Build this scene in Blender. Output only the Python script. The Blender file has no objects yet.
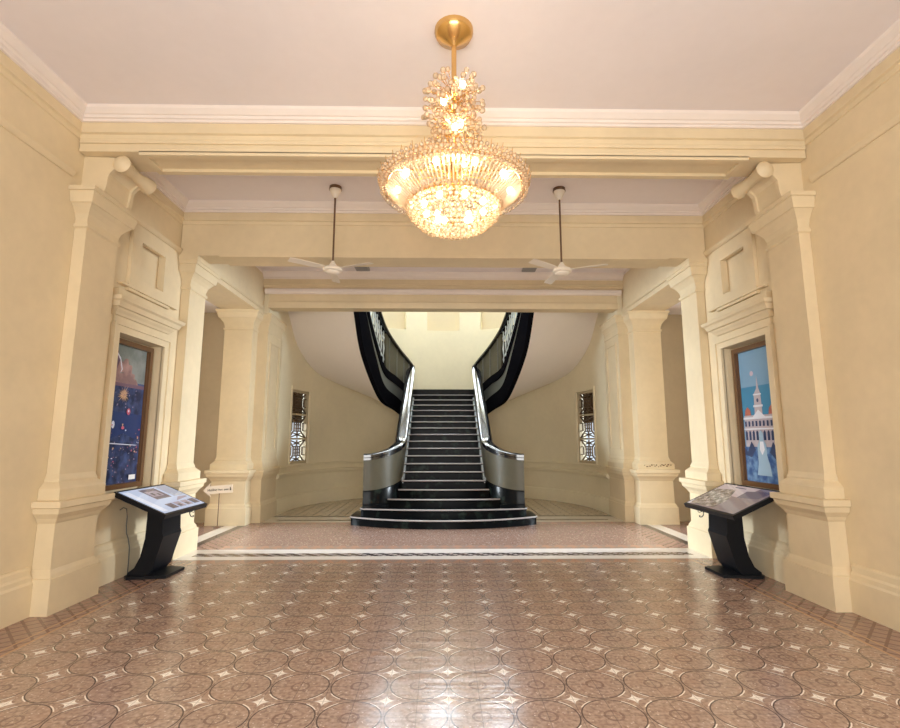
import bpy, bmesh, math, random
from mathutils import Vector, Matrix
random.seed(7)
S = bpy.context.scene
COL = S.collection
PI = math.pi
R = math.radians

# ------------------------------------------------------------------ materials
def mat(name, col, rough=0.5, metal=0.0, emit=None, estr=0.0, spec=0.5, coat=0.0):
    m = bpy.data.materials.new(name); m.use_nodes = True
    b = m.node_tree.nodes['Principled BSDF']
    b.inputs['Base Color'].default_value = (*col, 1)
    b.inputs['Roughness'].default_value = rough
    b.inputs['Metallic'].default_value = metal
    b.inputs['Specular IOR Level'].default_value = spec
    b.inputs['Coat Weight'].default_value = coat
    if emit:
        b.inputs['Emission Color'].default_value = (*emit, 1)
        b.inputs['Emission Strength'].default_value = estr
    return m

class X:
    """small expression wrapper over shader Math nodes"""
    nt = None
    def __init__(s, v): s.v = v
    @staticmethod
    def op(o, *a):
        n = X.nt.nodes.new('ShaderNodeMath'); n.operation = o
        for i, q in enumerate(a):
            q = q.v if isinstance(q, X) else q
            if isinstance(q, (int, float)): n.inputs[i].default_value = q
            else: X.nt.links.new(q, n.inputs[i])
        return X(n.outputs[0])
    def __add__(s, o): return X.op('ADD', s, o)
    def __sub__(s, o): return X.op('SUBTRACT', s, o)
    def __rsub__(s, o): return X.op('SUBTRACT', o, s)
    def __mul__(s, o): return X.op('MULTIPLY', s, o)
    def __truediv__(s, o): return X.op('DIVIDE', s, o)
    def lt(s, o): return X.op('LESS_THAN', s, o)
    def gt(s, o): return X.op('GREATER_THAN', s, o)
    def abs(s): return X.op('ABSOLUTE', s)
    def fr(s): return X.op('FRACT', s)
    def sqrt(s): return X.op('SQRT', s)
    def mx(s, o): return X.op('MAXIMUM', s, o)
    def mn(s, o): return X.op('MINIMUM', s, o)

def mixc(f, a, b):
    n = X.nt.nodes.new('ShaderNodeMix'); n.data_type = 'RGBA'
    for i, q in ((0, f), (6, a), (7, b)):
        q = q.v if isinstance(q, X) else q
        if isinstance(q, (int, float)): n.inputs[i].default_value = q
        elif isinstance(q, tuple): n.inputs[i].default_value = (*q, 1)
        else: X.nt.links.new(q, n.inputs[i])
    return n.outputs[2]

def noise(scale, detail=3, co=None):
    n = X.nt.nodes.new('ShaderNodeTexNoise'); n.inputs['Scale'].default_value = scale; n.inputs['Detail'].default_value = detail
    if co is not None: X.nt.links.new(co, n.inputs['Vector'])
    return X(n.outputs['Fac'])

def objco():
    n = X.nt.nodes.new('ShaderNodeTexCoord'); return n.outputs['Object']

def paint(name, col, var=0.10, rough=0.55):
    m = mat(name, col, rough); X.nt = m.node_tree
    co = objco()
    a = noise(1.3, 4, co); b = noise(9, 3, co)
    f = a * 0.7 + b * 0.3
    c = mixc((f - 0.35) * 2.2, tuple(x * (1 - var) for x in col), tuple(min(1, x * (1 + var * .6)) for x in col))
    X.nt.links.new(c, m.node_tree.nodes['Principled BSDF'].inputs['Base Color'])
    return m

M = {}
M['cream'] = paint('cream_paint', (0.725, 0.605, 0.40))
M['niche'] = paint('niche_cream', (0.66, 0.56, 0.38), .05)
M['aisle_shade'] = paint('shaded_aisle_cream', (0.50, 0.42, 0.30))  # wall cream darkened, so the aisle's shade sits in the colour
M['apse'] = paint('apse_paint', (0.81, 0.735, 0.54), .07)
M['ceil'] = paint('ceiling_paint', (0.80, 0.755, 0.775), .04)
M['crown'] = paint('crown_white', (0.80, 0.73, 0.68), .05)
M['soffit'] = paint('soffit_plaster', (0.86, 0.81, 0.76), .03)
M['grille_shade'] = mat('painted_shade_brown', (0.09, 0.055, 0.025), 0.7)
M['black'] = mat('black_polished_stone', (0.006, 0.007, 0.009), 0.2, spec=0.10)
def vein(m):
    X.nt = m.node_tree; co = objco()
    f = noise(5, 6, co)
    c = mixc((f - .55) * 6, (0.004, .005, .006), (.022, .034, .028))
    X.nt.links.new(c, m.node_tree.nodes['Principled BSDF'].inputs['Base Color'])
vein(M['black'])
M['step'] = mat('black_tread_stone', (0.005, 0.006, 0.007), 0.22, spec=0.045); vein(M['step'])
M['blackm'] = mat('black_painted_stringer', (0.006, 0.006, 0.008), 0.5, spec=0.0)
M['rail'] = mat('black_rail_polish', (0.006, 0.006, 0.008), 0.16, spec=.8, coat=.6)
M['panel'] = paint('grey_stone_panel', (0.105, 0.096, 0.066), .18, 0.36); M['panel'].node_tree.nodes['Principled BSDF'].inputs['Specular IOR Level'].default_value = .25
M['stone2'] = paint('pale_grey_stone', (0.15, 0.16, 0.15), .25, 0.3)
M['edge_sheen'] = mat('painted_edge_sheen', (0.42, 0.47, 0.50), 0.2)  # pale colour standing in for light reflected off the balustrade edge
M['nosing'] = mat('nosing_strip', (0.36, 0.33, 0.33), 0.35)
M['iron'] = mat('painted_iron', (0.13, 0.085, 0.05), 0.5)
M['ironpale'] = mat('grey_iron', (0.58, 0.64, 0.68), 0.35, metal=.3)
M['wood'] = mat('brown_wood', (0.12, 0.055, 0.02), 0.35)
M['winwood'] = mat('cream_wood', (0.5, 0.42, 0.28), 0.5)
M['brass'] = mat('gilt_brass', (0.75, 0.48, 0.18), 0.25, metal=1)
M['fan'] = mat('fan_white', (0.78, 0.72, 0.62), 0.35)
M['stem'] = mat('stem_brown', (0.13, 0.07, 0.035), 0.4)
M['grey'] = mat('grey_box', (0.33, 0.33, 0.33), 0.6)
M['kiosk'] = mat('black_powder_coat', (0.007, 0.008, 0.011), 0.45, spec=.2)
M['paper'] = mat('white_paper', (0.8, 0.78, 0.75), 0.6)
M['sign'] = mat('sign_cream', (0.72, 0.62, 0.50), 0.5)
M['ink'] = mat('dark_ink', (0.05, 0.04, 0.03), 0.6)
M['cable'] = mat('cable_black', (0.02, 0.02, 0.02), 0.5)
M['cord'] = mat('cord_grey', (0.12, 0.115, 0.10), 0.5)
M['sky'] = mat('added_skylight_glow', (0.8, 0.85, 0.9), 0.4, emit=(0.86, 0.94, 1.0), estr=5.6)  # glow of the added skylight
M['sky2'] = mat('upper_window_glazing', (0.8, 0.85, 0.9), 0.4, emit=(0.78, 0.89, 1.0), estr=18.0)
M['bulb'] = mat('warm_bulb', (1, .9, .7), 0.4, emit=(1.0, 0.89, 0.70), estr=58.0)

def crystal(name, tint, tr, dif):
    m = bpy.data.materials.new(name); m.use_nodes = True; nt = m.node_tree; nt.nodes.clear()
    o = nt.nodes.new('ShaderNodeOutputMaterial')
    t = nt.nodes.new('ShaderNodeBsdfTransparent'); t.inputs[0].default_value = (*tint, 1)
    g = nt.nodes.new('ShaderNodeBsdfGlossy'); g.inputs['Color'].default_value = (.92, .74, .50, 1); g.inputs['Roughness'].default_value = .10
    d = nt.nodes.new('ShaderNodeBsdfTranslucent'); d.inputs[0].default_value = (.95, .90, .80, 1)
    d2 = nt.nodes.new('ShaderNodeBsdfDiffuse'); d2.inputs[0].default_value = (.95, .90, .80, 1)
    a = nt.nodes.new('ShaderNodeMixShader'); a.inputs[0].default_value = .4
    nt.links.new(d.outputs[0], a.inputs[1]); nt.links.new(d2.outputs[0], a.inputs[2])
    b = nt.nodes.new('ShaderNodeMixShader'); b.inputs[0].default_value = dif
    nt.links.new(t.outputs[0], b.inputs[1]); nt.links.new(a.outputs[0], b.inputs[2])
    lw = nt.nodes.new('ShaderNodeLayerWeight'); lw.inputs['Blend'].default_value = tr
    c = nt.nodes.new('ShaderNodeMixShader')
    ta = nt.nodes.new('ShaderNodeBsdfTransparent'); ta.inputs[0].default_value = (.42, .25, .10, 1)
    e = nt.nodes.new('ShaderNodeMixShader'); e.inputs[0].default_value = .5
    nt.links.new(ta.outputs[0], e.inputs[1]); nt.links.new(g.outputs[0], e.inputs[2])
    nt.links.new(lw.outputs['Facing'], c.inputs[0]); nt.links.new(b.outputs[0], c.inputs[1]); nt.links.new(e.outputs[0], c.inputs[2])
    nt.links.new(c.outputs[0], o.inputs[0])
    return m
M['crystal'] = crystal('crystal_glass', (1.0, .95, .86), .5, .42)
M['rod'] = crystal('crystal_rod_glass', (1.0, .95, .88), .5, .45)

# ---- floor pattern
def floor_material():
    m = mat('encaustic_tile_floor', (.3, .2, .15), 0.2, spec=.55)
    X.nt = m.node_tree; nt = m.node_tree
    co = objco()
    sp = nt.nodes.new('ShaderNodeSeparateXYZ'); nt.links.new(co, sp.inputs[0])
    x, y = X(sp.outputs[0]), X(sp.outputs[1]); ax = x.abs()
    p = .40
    def cell(q, per): return ((q / per) + 100.0).fr() - 0.5
    u, v = cell(x, p), cell(y + 0.05, p)
    d = (u * u + v * v).sqrt() * p
    n1 = noise(34, 3, co); n2 = noise(7, 3, co); n3 = noise(120, 2, co)
    vo = nt.nodes.new('ShaderNodeTexVoronoi'); vo.inputs['Scale'].default_value = 30; nt.links.new(co, vo.inputs['Vector'])
    vd = X(vo.outputs['Distance'])
    base = mixc((n1 - .32) * 2.2, (.26, .175, .14), (.58, .44, .355))
    base = mixc((n2 - .45) * 1.6, base, (.42, .265, .20))
    base = mixc(vd.lt(.16), base, (.68, .56, .47))
    flower = (d - .055).abs().lt(.008)
    base = mixc(flower * .6, base, (.16, .09, .07))
    ring = (d - .19).abs().lt(.0045)
    base = mixc(ring * .85, base, (.055, .035, .03))
    ring2 = (d - .1985).abs().lt(.0042)
    cu, cv = 0.5 - u.abs(), 0.5 - v.abs()
    near = (cu * cu + cv * cv).sqrt().lt(.26)
    base = mixc(ring2 * near, base, (.90, .82, .74))
    star = (cu.sqrt() + cv.sqrt()).lt(.45)
    base = mixc(star, base, (.95, .90, .84))
    # mid zone: small speckled carpet pattern
    v2 = nt.nodes.new('ShaderNodeTexVoronoi'); v2.inputs['Scale'].default_value = 17; nt.links.new(co, v2.inputs['Vector'])
    d2 = X(v2.outputs['Distance'])
    mid = mixc((n1 - .36) * 2.6, (.26, .15, .115), (.47, .33, .26))
    mid = mixc(d2.lt(.20), mid, (.62, .53, .45))
    midz = y.gt(8.14)
    col = mixc(midz, base, mid)
    # triangular orange border rows beside the white band
    rows = (((y - 7.36).abs().lt(.10)).mx((y - 8.28).abs().lt(.13))).mx((y - 10.62).abs().lt(.12))
    tri = (cell(x, .2).abs() * 2.0).gt(cell(y - 7.26, .2) + 0.5)
    col = mixc(rows, col, mixc(tri, (.36, .26, .21), (.46, .27, .19)))
    # side border lanes
    lane = ax.gt(3.44)
    u3, v3 = cell(ax - 3.44, .17), cell(y, .17)
    cross = (u3.abs() - v3.abs()).abs().lt(.10)
    lanec = mixc(cross * .8, (.33, .21, .165), (.15, .07, .055))
    col = mixc(lane, col, lanec)
    line = ((ax - 3.44).abs().lt(.012)).mx((ax - 3.53).abs().lt(.008))
    col = mixc(line * (y.lt(7.4)), col, (.50, .30, .17))
    # 20 cm joints
    jx = ((cell(x - .0, .2) ).abs() - .5).abs().lt(.013); jy = ((cell(y + .05, .2)).abs() - .5).abs().lt(.013)
    joint = (jx.mx(jy)) * y.lt(7.4)
    col = mixc(joint * .45, col, (.06, .045, .04))
    # white band with dark mosaic centre
    band = (y - 7.80).abs().lt(.34) * ax.lt(3.86)
    mos = (y - 7.765).abs().lt(.10) * ax.lt(3.62)
    k = cell(x + (y * 1.2), .22); kk = cell(x - y * .9, .11)
    mosc = mixc(((k.abs()).lt(.26)).mx(kk.abs().lt(.14)), (.52, .47, .45), (.06, .045, .05))
    col = mixc(band, col, mixc(mos, (.86, .83, .80), mosc))
    # thresholds beside the aisles
    aisle = ax.gt(3.86) * (y.gt(8.1)) * y.lt(10.5)
    s1 = ax.lt(4.0); s2 = ax.lt(4.25)
    ac = mixc(s2, mixc((n1 - .4) * 3.0, (.16, .085, .065), (.34, .21, .17)), mixc(s1, (.62, .55, .46), (.055, .045, .045)))
    col = mixc(aisle, col, ac)
    # threshold and tiles of the stair hall
    th = y.gt(10.72)
    dark = ((y - 11.0).abs().lt(.07) * ax.lt(3.45)).mx((y - 11.55).abs().lt(.09))
    col = mixc(th, col, mixc(dark, (.60, .53, .43), (.06, .05, .04)))
    ap = y.gt(11.64)
    gx, gy = cell(x + .02, .36), cell(y, .36)
    gl = (gx.abs().gt(.46)).mx(gy.abs().gt(.455))
    dm = (gx.abs() + gy.abs()).lt(.16)
    apc = mixc(gl.mx(dm) * .8, mixc((n2 - .4) * 2, (.47, .38, .27), (.58, .48, .35)), (.14, .09, .055))
    col = mixc(ap, col, apc)
    b = nt.nodes['Principled BSDF']
    nt.links.new(col, b.inputs['Base Color'])
    rr = n2 * .16 + .12
    nt.links.new(rr.v, b.inputs['Roughness'])
    bp = nt.nodes.new('ShaderNodeBump'); bp.inputs['Strength'].default_value = .2; bp.inputs['Distance'].default_value = .02
    mp = nt.nodes.new('ShaderNodeMapping'); mp.inputs['Scale'].default_value = (1.2, 11, 1); nt.links.new(co, mp.inputs[0])
    hh = n2 * .5 - joint * .25 + noise(1.0, 2, mp.outputs[0]) * .75
    nt.links.new(hh.v, bp.inputs['Height']); nt.links.new(bp.outputs[0], b.inputs['Normal'])
    return m
M['floor'] = floor_material()

# ------------------------------------------------------------------ mesh builder
class MB:
    def __init__(s): s.bm = bmesh.new()
    def loft(s, rings, cap=True, closed=True, mi=0):
        vs = [[s.bm.verts.new(p) for p in r] for r in rings]
        n = len(rings[0])
        for a, b in zip(vs, vs[1:]):
            for i in range(n if closed else n - 1):
                j = (i + 1) % n
                f = s.bm.faces.new((a[i], a[j], b[j], b[i])); f.material_index = mi
        if cap and closed:
            for r in (vs[0], vs[-1]):
                f = s.bm.faces.new(r); f.material_index = mi
        return s
    def box(s, x0, x1, y0, y1, z0, z1, mi=0):
        return s.loft([[(x0, y0, z), (x1, y0, z), (x1, y1, z), (x0, y1, z)] for z in (z0, z1)], mi=mi)
    def prism(s, pts, d, mi=0):
        d = Vector(d)
        return s.loft([[tuple(Vector(p)) for p in pts], [tuple(Vector(p) + d) for p in pts]], mi=mi)
    def lathe(s, prof, c=(0, 0, 0), n=24, mi=0):
        return s.loft([[(c[0] + r * math.cos(2 * PI * i / n), c[1] + r * math.sin(2 * PI * i / n), c[2] + z) for i in range(n)] for r, z in prof], mi=mi)
    def tube(s, pts, r, n=6, mi=0):
        P = [Vector(p) for p in pts]; rings = []
        for i, p in enumerate(P):
            t = (P[min(i + 1, len(P) - 1)] - P[max(i - 1, 0)]).normalized()
            up = Vector((0, 0, 1)) if abs(t.z) < .9 else Vector((1, 0, 0))
            a = t.cross(up).normalized(); b = t.cross(a)
            rings.append([tuple(p + r * (a * math.cos(2 * PI * k / n) + b * math.sin(2 * PI * k / n))) for k in range(n)])
        return s.loft(rings, mi=mi)
    def sphere(s, c, r, sub=2, mi=0):
        g = bmesh.ops.create_icosphere(s.bm, subdivisions=sub, radius=r, matrix=Matrix.Translation(c))
        return s
    def build(s, name, m, parent=None, smooth=None):
        bm = s.bm
        bmesh.ops.recalc_face_normals(bm, faces=bm.faces)
        me = bpy.data.meshes.new(name); bm.to_mesh(me); bm.free()
        for q in (m if isinstance(m, list) else [m]): me.materials.append(q)
        if smooth:
            for p in me.polygons: p.use_smooth = True
            me.set_sharp_from_angle(angle=R(smooth))
        o = bpy.data.objects.new(name, me); COL.objects.link(o)
        if parent: adopt(o, parent)
        return o
def adopt(o, parent):
    o.parent = parent
    q = parent; T = Matrix.Identity(4)
    W = Matrix.Identity(4)
    while q is not None:
        W = Matrix.LocRotScale(q.location, q.rotation_euler, q.scale) @ (q.matrix_parent_inverse if q.parent else Matrix.Identity(4)) if q.parent is None else W
        q = q.parent
    root = parent
    while root.parent: root = root.parent
    if parent is root:
        o.matrix_parent_inverse = Matrix.LocRotScale(root.location, root.rotation_euler, root.scale).inverted()
def tag(o, label=None, cat=None, group=None, kind=None):
    if label: o['label'] = label
    if cat: o['category'] = cat
    if group: o['group'] = group
    if kind: o['kind'] = kind
    return o
def thing(name, loc, label, cat, group=None):
    o = bpy.data.objects.new(name, None); COL.objects.link(o); o.location = loc; o.empty_display_size = .1
    return tag(o, label, cat, group)
def struct(o, label=None): return tag(o, label, None, None, 'structure')
def copy_tree(o, parent=None):
    c = o.copy(); COL.objects.link(c)
    if parent is not None:
        c.parent = parent; c.matrix_parent_inverse = o.matrix_parent_inverse.copy()
    for ch in list(o.children): copy_tree(ch, c)
    return c

def stack(mb, s, a0, a1, y0, y1, prof):
    """three-sided moulded stack against the wall: prof = [(z, offset)]"""
    mb.loft([[(s * (a0 - o), y0 - o, z), (s * (a0 - o), y1 + o, z), (s * a1, y1 + o, z), (s * a1, y0 - o, z)] for z, o in prof])
    return mb
def stack4(mb, s, a0, a1, y0, y1, prof):
    mb.loft([[(s * (a0 - o), y0 - o, z), (s * (a0 - o), y1 + o, z), (s * (a1 + o), y1 + o, z), (s * (a1 + o), y0 - o, z)] for z, o in prof])
    return mb

PED = [(0, .10), (.33, .10), (.335, .085), (.37, .075), (.41, .05), (.84, .045), (.86, .06), (.89, .075), (.94, .12), (.99, .13), (1.0, .15), (1.06, .15), (1.065, .08)]
BASE = [(1.065, .08), (1.17, .08), (1.185, .07), (1.235, .02), (1.255, .02), (1.275, .012), (1.31, 0)]
CAPT = [(3.90, 0.0), (3.915, .022), (3.95, .022), (3.955, 0.0), (4.0, .004), (4.06, .022), (4.11, .055), (4.15, .09), (4.155, .105), (4.27, .13), (4.275, .15), (4.32, .15)]
def side(s): return 'left' if s < 0 else 'right'

# ------------------------------------------------------------------ floor, walls, ceiling
fl = MB().box(-12.0, 12.0, -1.8, 16.4, -.2, 0).build('floor', M['floor']); struct(fl)

AW = 4.0   # wall plane
for s in (-1, 1):
    w = MB()
    def wb(a0, a1, y0, y1, z0, z1): w.box(*sorted((s * a0, s * a1)), y0, y1, z0, z1)
    wb(AW, 4.4, -1.8, 6.15, 0, 5.6)
    wb(AW, 4.4, 7.17, 8.08, 0, 5.6)
    wb(AW, 4.4, 6.15, 7.17, 0, 1.0); wb(AW, 4.4, 6.15, 7.17, 2.95, 3.64); wb(AW, 4.4, 6.15, 7.17, 4.24, 5.6)
    wb(4.17, 4.4, 6.15, 7.17, 1.0, 2.95)
    wb(AW, 4.4, 6.15, 6.42, 3.64, 4.24); wb(AW, 4.4, 7.0, 7.17, 3.64, 4.24); wb(4.06, 4.4, 6.42, 7.0, 3.64, 4.24)
    # header above the aisle opening
    hd = MB().box(*sorted((s * 3.87, s * 4.6)), 8.08, 10.72, 4.32, 5.6).build('wall_header_' + side(s), M['cream']); struct(hd)
    # return of the wall above the corner pillar
    hd = MB().box(*sorted((s * 3.75, s * 4.6)), 10.72, 11.7, 4.32, 8.3).build('wall_return_' + side(s), M['apse']); struct(hd)
    struct(w.build('wall_' + side(s), M['cream']))
    # aisle
    w = MB()
    w.box(*sorted((s * 4.4, s * 12.0)), 7.88, 8.08, 0, 4.6)
    struct(w.build('wall_aisle_front_' + side(s), M['cream']))
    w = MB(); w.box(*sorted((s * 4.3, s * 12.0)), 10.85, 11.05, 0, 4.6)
    w.box(*sorted((s * 4.3, s * 5.7)), 10.83, 10.85, 0, 2.13); w.box(*sorted((s * 5.7, s * 6.1)), 10.0, 10.85, 0, 4.38)  # added pier, blocks side light from the rear wall and corner pillar
    struct(w.build('wall_aisle_rear_' + side(s), M['aisle_shade']))
    w = MB(); w.box(*sorted((s * 4.6, s * 12.0)), 8.08, 10.85, 4.38, 4.6)
    struct(w.build('ceiling_aisle_' + side(s), M['ceil']))
w = MB()
w.box(-4.4, -2.3, -2.0, -1.8, 0, 5.6); w.box(2.3, 4.4, -2.0, -1.8, 0, 5.6); w.box(-2.3, 2.3, -2.0, -1.8, 3.9, 5.6)
struct(w.build('wall_front', M['cream']))
w = MB()
w.box(-4.4, 4.4, -2.0, 10.8, 5.21, 5.6)
struct(w.build('ceiling', M['ceil']))
struct(MB().box(-4.4, 4.4, 10.65, 10.95, 5.6, 8.3).build('wall_upper', M['apse']))

# ---- apse wall: straight returns + half circle, with window openings
CY, RR = 12.2, 3.75
def arc(th, r=RR): return (r * math.cos(th), CY + r * math.sin(th))
WIN = [(6.2, 20.2, 1.07, 2.90), (159.8, 173.8, 1.07, 2.90)]
NICHE = [(82.1, 97.9, 5.10, 7.3), (108.2, 123.0, 5.10, 7.3), (57.0, 71.8, 5.10, 7.3)]
angs = set(range(0, 181, 4))
for a, b, _, _ in WIN + NICHE: angs |= {a, b}
angs = sorted(angs)
zs = [0, 1.07, 2.90, 5.10, 7.3, 8.3]
bm = bmesh.new(); vv = {}
path = [(-1, (RR, 11.68))] + [(a, arc(R(a))) for a in angs] + [(181, (-RR, 11.68))]
for i, (a, q) in enumerate(path):
    for j, z in enumerate(zs): vv[i, j] = bm.verts.new((q[0], q[1], z))
for i in range(len(path) - 1):
    am = (path[i][0] + path[i + 1][0]) / 2
    for j in range(len(zs) - 1):
        zm = (zs[j] + zs[j + 1]) / 2
        if any(a < am < b and z0 < zm < z1 for a, b, z0, z1 in WIN + NICHE): continue
        bm.faces.new((vv[i, j], vv[i, j + 1], vv[i + 1, j + 1], vv[i + 1, j]))
me = bpy.data.meshes.new('wall_apse'); 
bmesh.ops.recalc_face_normals(bm, faces=bm.faces)
bm.normal_update()
f0 = min(bm.faces, key=lambda f: (f.calc_center_median() - Vector((0, 15.95, 4))).length)
if f0.normal.y > 0: bmesh.ops.reverse_faces(bm, faces=bm.faces)
bmesh.ops.remove_doubles(bm, verts=[v for v in bm.verts if not v.link_faces], dist=0)
bm.to_mesh(me); bm.free()
me.materials.append(M['apse'])
for p_ in me.polygons: p_.use_smooth = True
me.set_sharp_from_angle(angle=R(30))
o = bpy.data.objects.new('wall_apse', me); COL.objects.link(o); struct(o)
md = o.modifiers.new('t', 'SOLIDIFY'); md.thickness = .28; md.offset = -1
me_ = o.modifiers.new('e', 'EDGE_SPLIT'); me_.split_angle = R(30)
def arc_strip(name, th0, th1, prof, m, n=40, straight=False, smooth=40):
    """prof: list of (radius, z) swept along the apse"""
    pts = [R(th0 + (th1 - th0) * i / n) for i in range(n + 1)]
    rings = []
    if straight: rings.append([(r, 11.70, z) for r, z in prof])
    rings += [[(r * math.cos(t), CY + r * math.sin(t), z) for r, z in prof] for t in pts]
    if straight: rings.append([(-r, 11.70, z) for r, z in prof])
    return MB().loft(rings).build(name, m, smooth=smooth)
struct(arc_strip('baseboard_apse', 0, 180, [(3.76, 0), (3.70, 0), (3.70, .26), (3.715, .28), (3.72, .31), (3.76, .33)], M['apse'], straight=True))
struct(arc_strip('trim_1', 0, 180, [(3.76, .78), (3.71, .78), (3.675, .83), (3.675, .87), (3.72, .89), (3.76, .89)], M['apse'], straight=True))
struct(arc_strip('trim_2', 0, 180, [(3.76, .99), (3.72, .99), (3.70, 1.02), (3.70, 1.045), (3.76, 1.06)], M['apse'], straight=True))
struct(MB().loft([[arc(R(a), 4.03) + (z,) for a in range(0, 181, 6)] + [(-4.03, 10.8, z), (4.03, 10.8, z)] for z in (8.3, 8.5)]).build('ceiling_apse', M['ceil']))
# added skylight that brightens the stairwell, and the upper windows (out of the picture)
sk = struct(MB().box(-2.1, 2.1, 12.0, 15.0, 8.22, 8.26).build('window_5', M['sky']), 'added glowing skylight over the stairwell')
fr = MB()
for xx in (-2.15, -.72, .72, 2.15): fr.box(xx - .05, xx + .05, 11.95, 15.05, 8.14, 8.3)
for yy in (11.95, 13.5, 15.05): fr.box(-2.2, 2.2, yy - .05, yy + .05, 8.14, 8.3)
fr.build('window_frame', M['winwood'], sk)
for k, (a, b, z0, z1) in enumerate(NICHE):
    pb = arc_strip('window_%d' % (k + 6), a - .4, b + .4, [(3.93, 5.05), (4.0, 5.05), (4.0, 6.15), (3.93, 6.15)], M['niche'], n=6)
    struct(pb, 'plain sunk panel below an upper window of the stairwell')
    g = arc_strip('pane', a - .4, b + .4, [(3.95, 6.15), (3.98, 6.15), (3.98, 7.35), (3.95, 7.35)], M['sky2'], n=6); adopt(g, pb)

# ---- iron grille windows in the apse
def grille_window(n, a, b, z0, z1):
    p0 = Vector((*arc(R(a), RR + .02), 0)); p1 = Vector((*arc(R(b), RR + .02), 0))
    ctr = (p0 + p1) / 2; ex = (p1 - p0).normalized(); W = (p1 - p0).length; H = z1 - z0
    ey = Vector((0, 0, 1)); ez = ex.cross(ey)
    if ez.dot(Vector((0, CY, 0)) - ctr) < 0: ez = -ez      # towards the room
    ctr = ctr - ez * .06
    def P(u, v, d): return tuple(ctr + ex * u + ey * (z0 + v) + ez * d)
    def bar(mb, u0, v0, u1, v1, w=.010, d0=-.02, d1=.02):
        t = Vector((u1 - u0, v1 - v0)).normalized(); nn = Vector((-t.y, t.x)) * w
        q = [(u0 + nn.x, v0 + nn.y), (u1 + nn.x, v1 + nn.y), (u1 - nn.x, v1 - nn.y), (u0 - nn.x, v0 - nn.y)]
        mb.loft([[P(u, v, d) for u, v in q] for d in (d0, d1)])
    fr = MB(); h = W / 2
    for (u0, v0, u1, v1) in ((-h, .03, h, .03), (-h, H - .03, h, H - .03), (-h + .03, 0, -h + .03, H), (h - .03, 0, h - .03, H)):
        bar(fr, u0, v0, u1, v1, .032, -.05, .04)
    for v in (H / 3, 2 * H / 3): bar(fr, -h, v, h, v, .022, -.04, .03)
    root = fr.build('window_%d' % n, M['winwood']); struct(root, 'tall narrow apse window with an iron lattice')
    for k in range(3):
        g = MB(); v0 = H * k / 3 + .03; v1 = H * (k + 1) / 3 - .03; vm = (v0 + v1) / 2; hh = (v1 - v0) / 2; hw = h - .06
        for sx in (-1, 1):
            bar(g, sx * hw, v0, sx * .16, vm - .10); bar(g, sx * hw, v1, sx * .16, vm + .10)
            bar(g, -sx * hw * .96, v0 + .0, sx * .15, vm - .17, .011); bar(g, -sx * hw * .96, v1, sx * .15, vm + .17, .011)
            bar(g, sx * hw, vm - .1, sx * .28, vm - .1); bar(g, sx * hw, vm + .1, sx * .28, vm + .1)
            bar(g, sx * .28, vm - .1, sx * .28, vm + .1)
            bar(g, sx * .05, vm - .11, sx * .05, vm + .11, .01)
            bar(g, sx * .16, vm - .12, sx * .16, vm + .12)
        for sv in (-1, 1):
            bar(g, -.16, vm + sv * .12, .16, vm + sv * .12); bar(g, -.16, vm + sv * .045, .16, vm + sv * .045, .01)
            bar(g, 0, vm + sv * .12, 0, vm + sv * hh, .01)
        g.build('grille_panel', M['iron'], root)
    bd = MB(); bd.loft([[P(u, v, d) for u, v in ((-h, 1.02), (h, 1.02), (h, H), (-h, H))] for d in (-.16, -.13)])  # dark sheet standing in for the shade behind the upper lattice
    bd.build('shade_board', M['grille_shade'], root)
    return root
grille_window(1, *WIN[0]); grille_window(2, *WIN[1])
# moulded architraves of those windows
for n, (a, b, z0, z1) in enumerate(WIN):
    t = MB()
    for aa, bb, q0, q1 in ((a - 1.1, a - .1, z0, z1 + .08), (b + .1, b + 1.1, z0, z1 + .08), (a - .1, b + .1, z1, z1 + .08)):
        t.loft([[(r * math.cos(R(th)), CY + r * math.sin(R(th)), z) for r, z in ((3.70 + .03, q0), (3.77, q0), (3.77, q1), (3.73, q1))] for th in [aa + (bb - aa) * i / 4 for i in range(5)]])
    struct(t.build('trim_%d' % (n + 3), M['apse']))

# ------------------------------------------------------------------ entablature, crowns, beams
def ring_moulding(name, x1, y0, y1, prof, m, label=None):
    """prof (inset, z) swept round the inside of a rectangle |x|<x1, y0..y1 as a closed frame"""
    mb = MB(); rings = []
    for cx, cy, sx, sy in ((-x1, y0, 1, 1), (x1, y0, -1, 1), (x1, y1, -1, -1), (-x1, y1, 1, -1), (-x1, y0, 1, 1)):
        rings.append([(cx + sx * i, cy + sy * i, z) for i, z in prof])
    mb.loft(rings, cap=False)
    bmesh.ops.remove_doubles(mb.bm, verts=mb.bm.verts, dist=1e-5)
    return struct(mb.build(name, m))
tn = 5
for (y0, y1, zc) in ((-1.8, 5.20, 5.21), (5.62, 7.42, 5.21), (7.80, 10.65, 5.21)):
    zb = zc - .14
    ring_moulding('trim_%d' % tn, AW, y0, y1, [(-.02, zb), (.055, zb), (.055, zb + .03), (.075, zb + .035), (.085, zb + .06), (.10, zb + .065), (.14, zc - .03), (.15, zc), (-.02, zc)], M['crown']); tn += 1
    ring_moulding('trim_%d' % tn, AW, y0, y1, [(-.02, zb + .001), (.03, zb + .001), (.03, 4.985), (.05, 4.975), (.05, 4.945), (.022, 4.935), (.015, 4.89), (-.02, 4.88)], M['cream']); tn += 1
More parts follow.
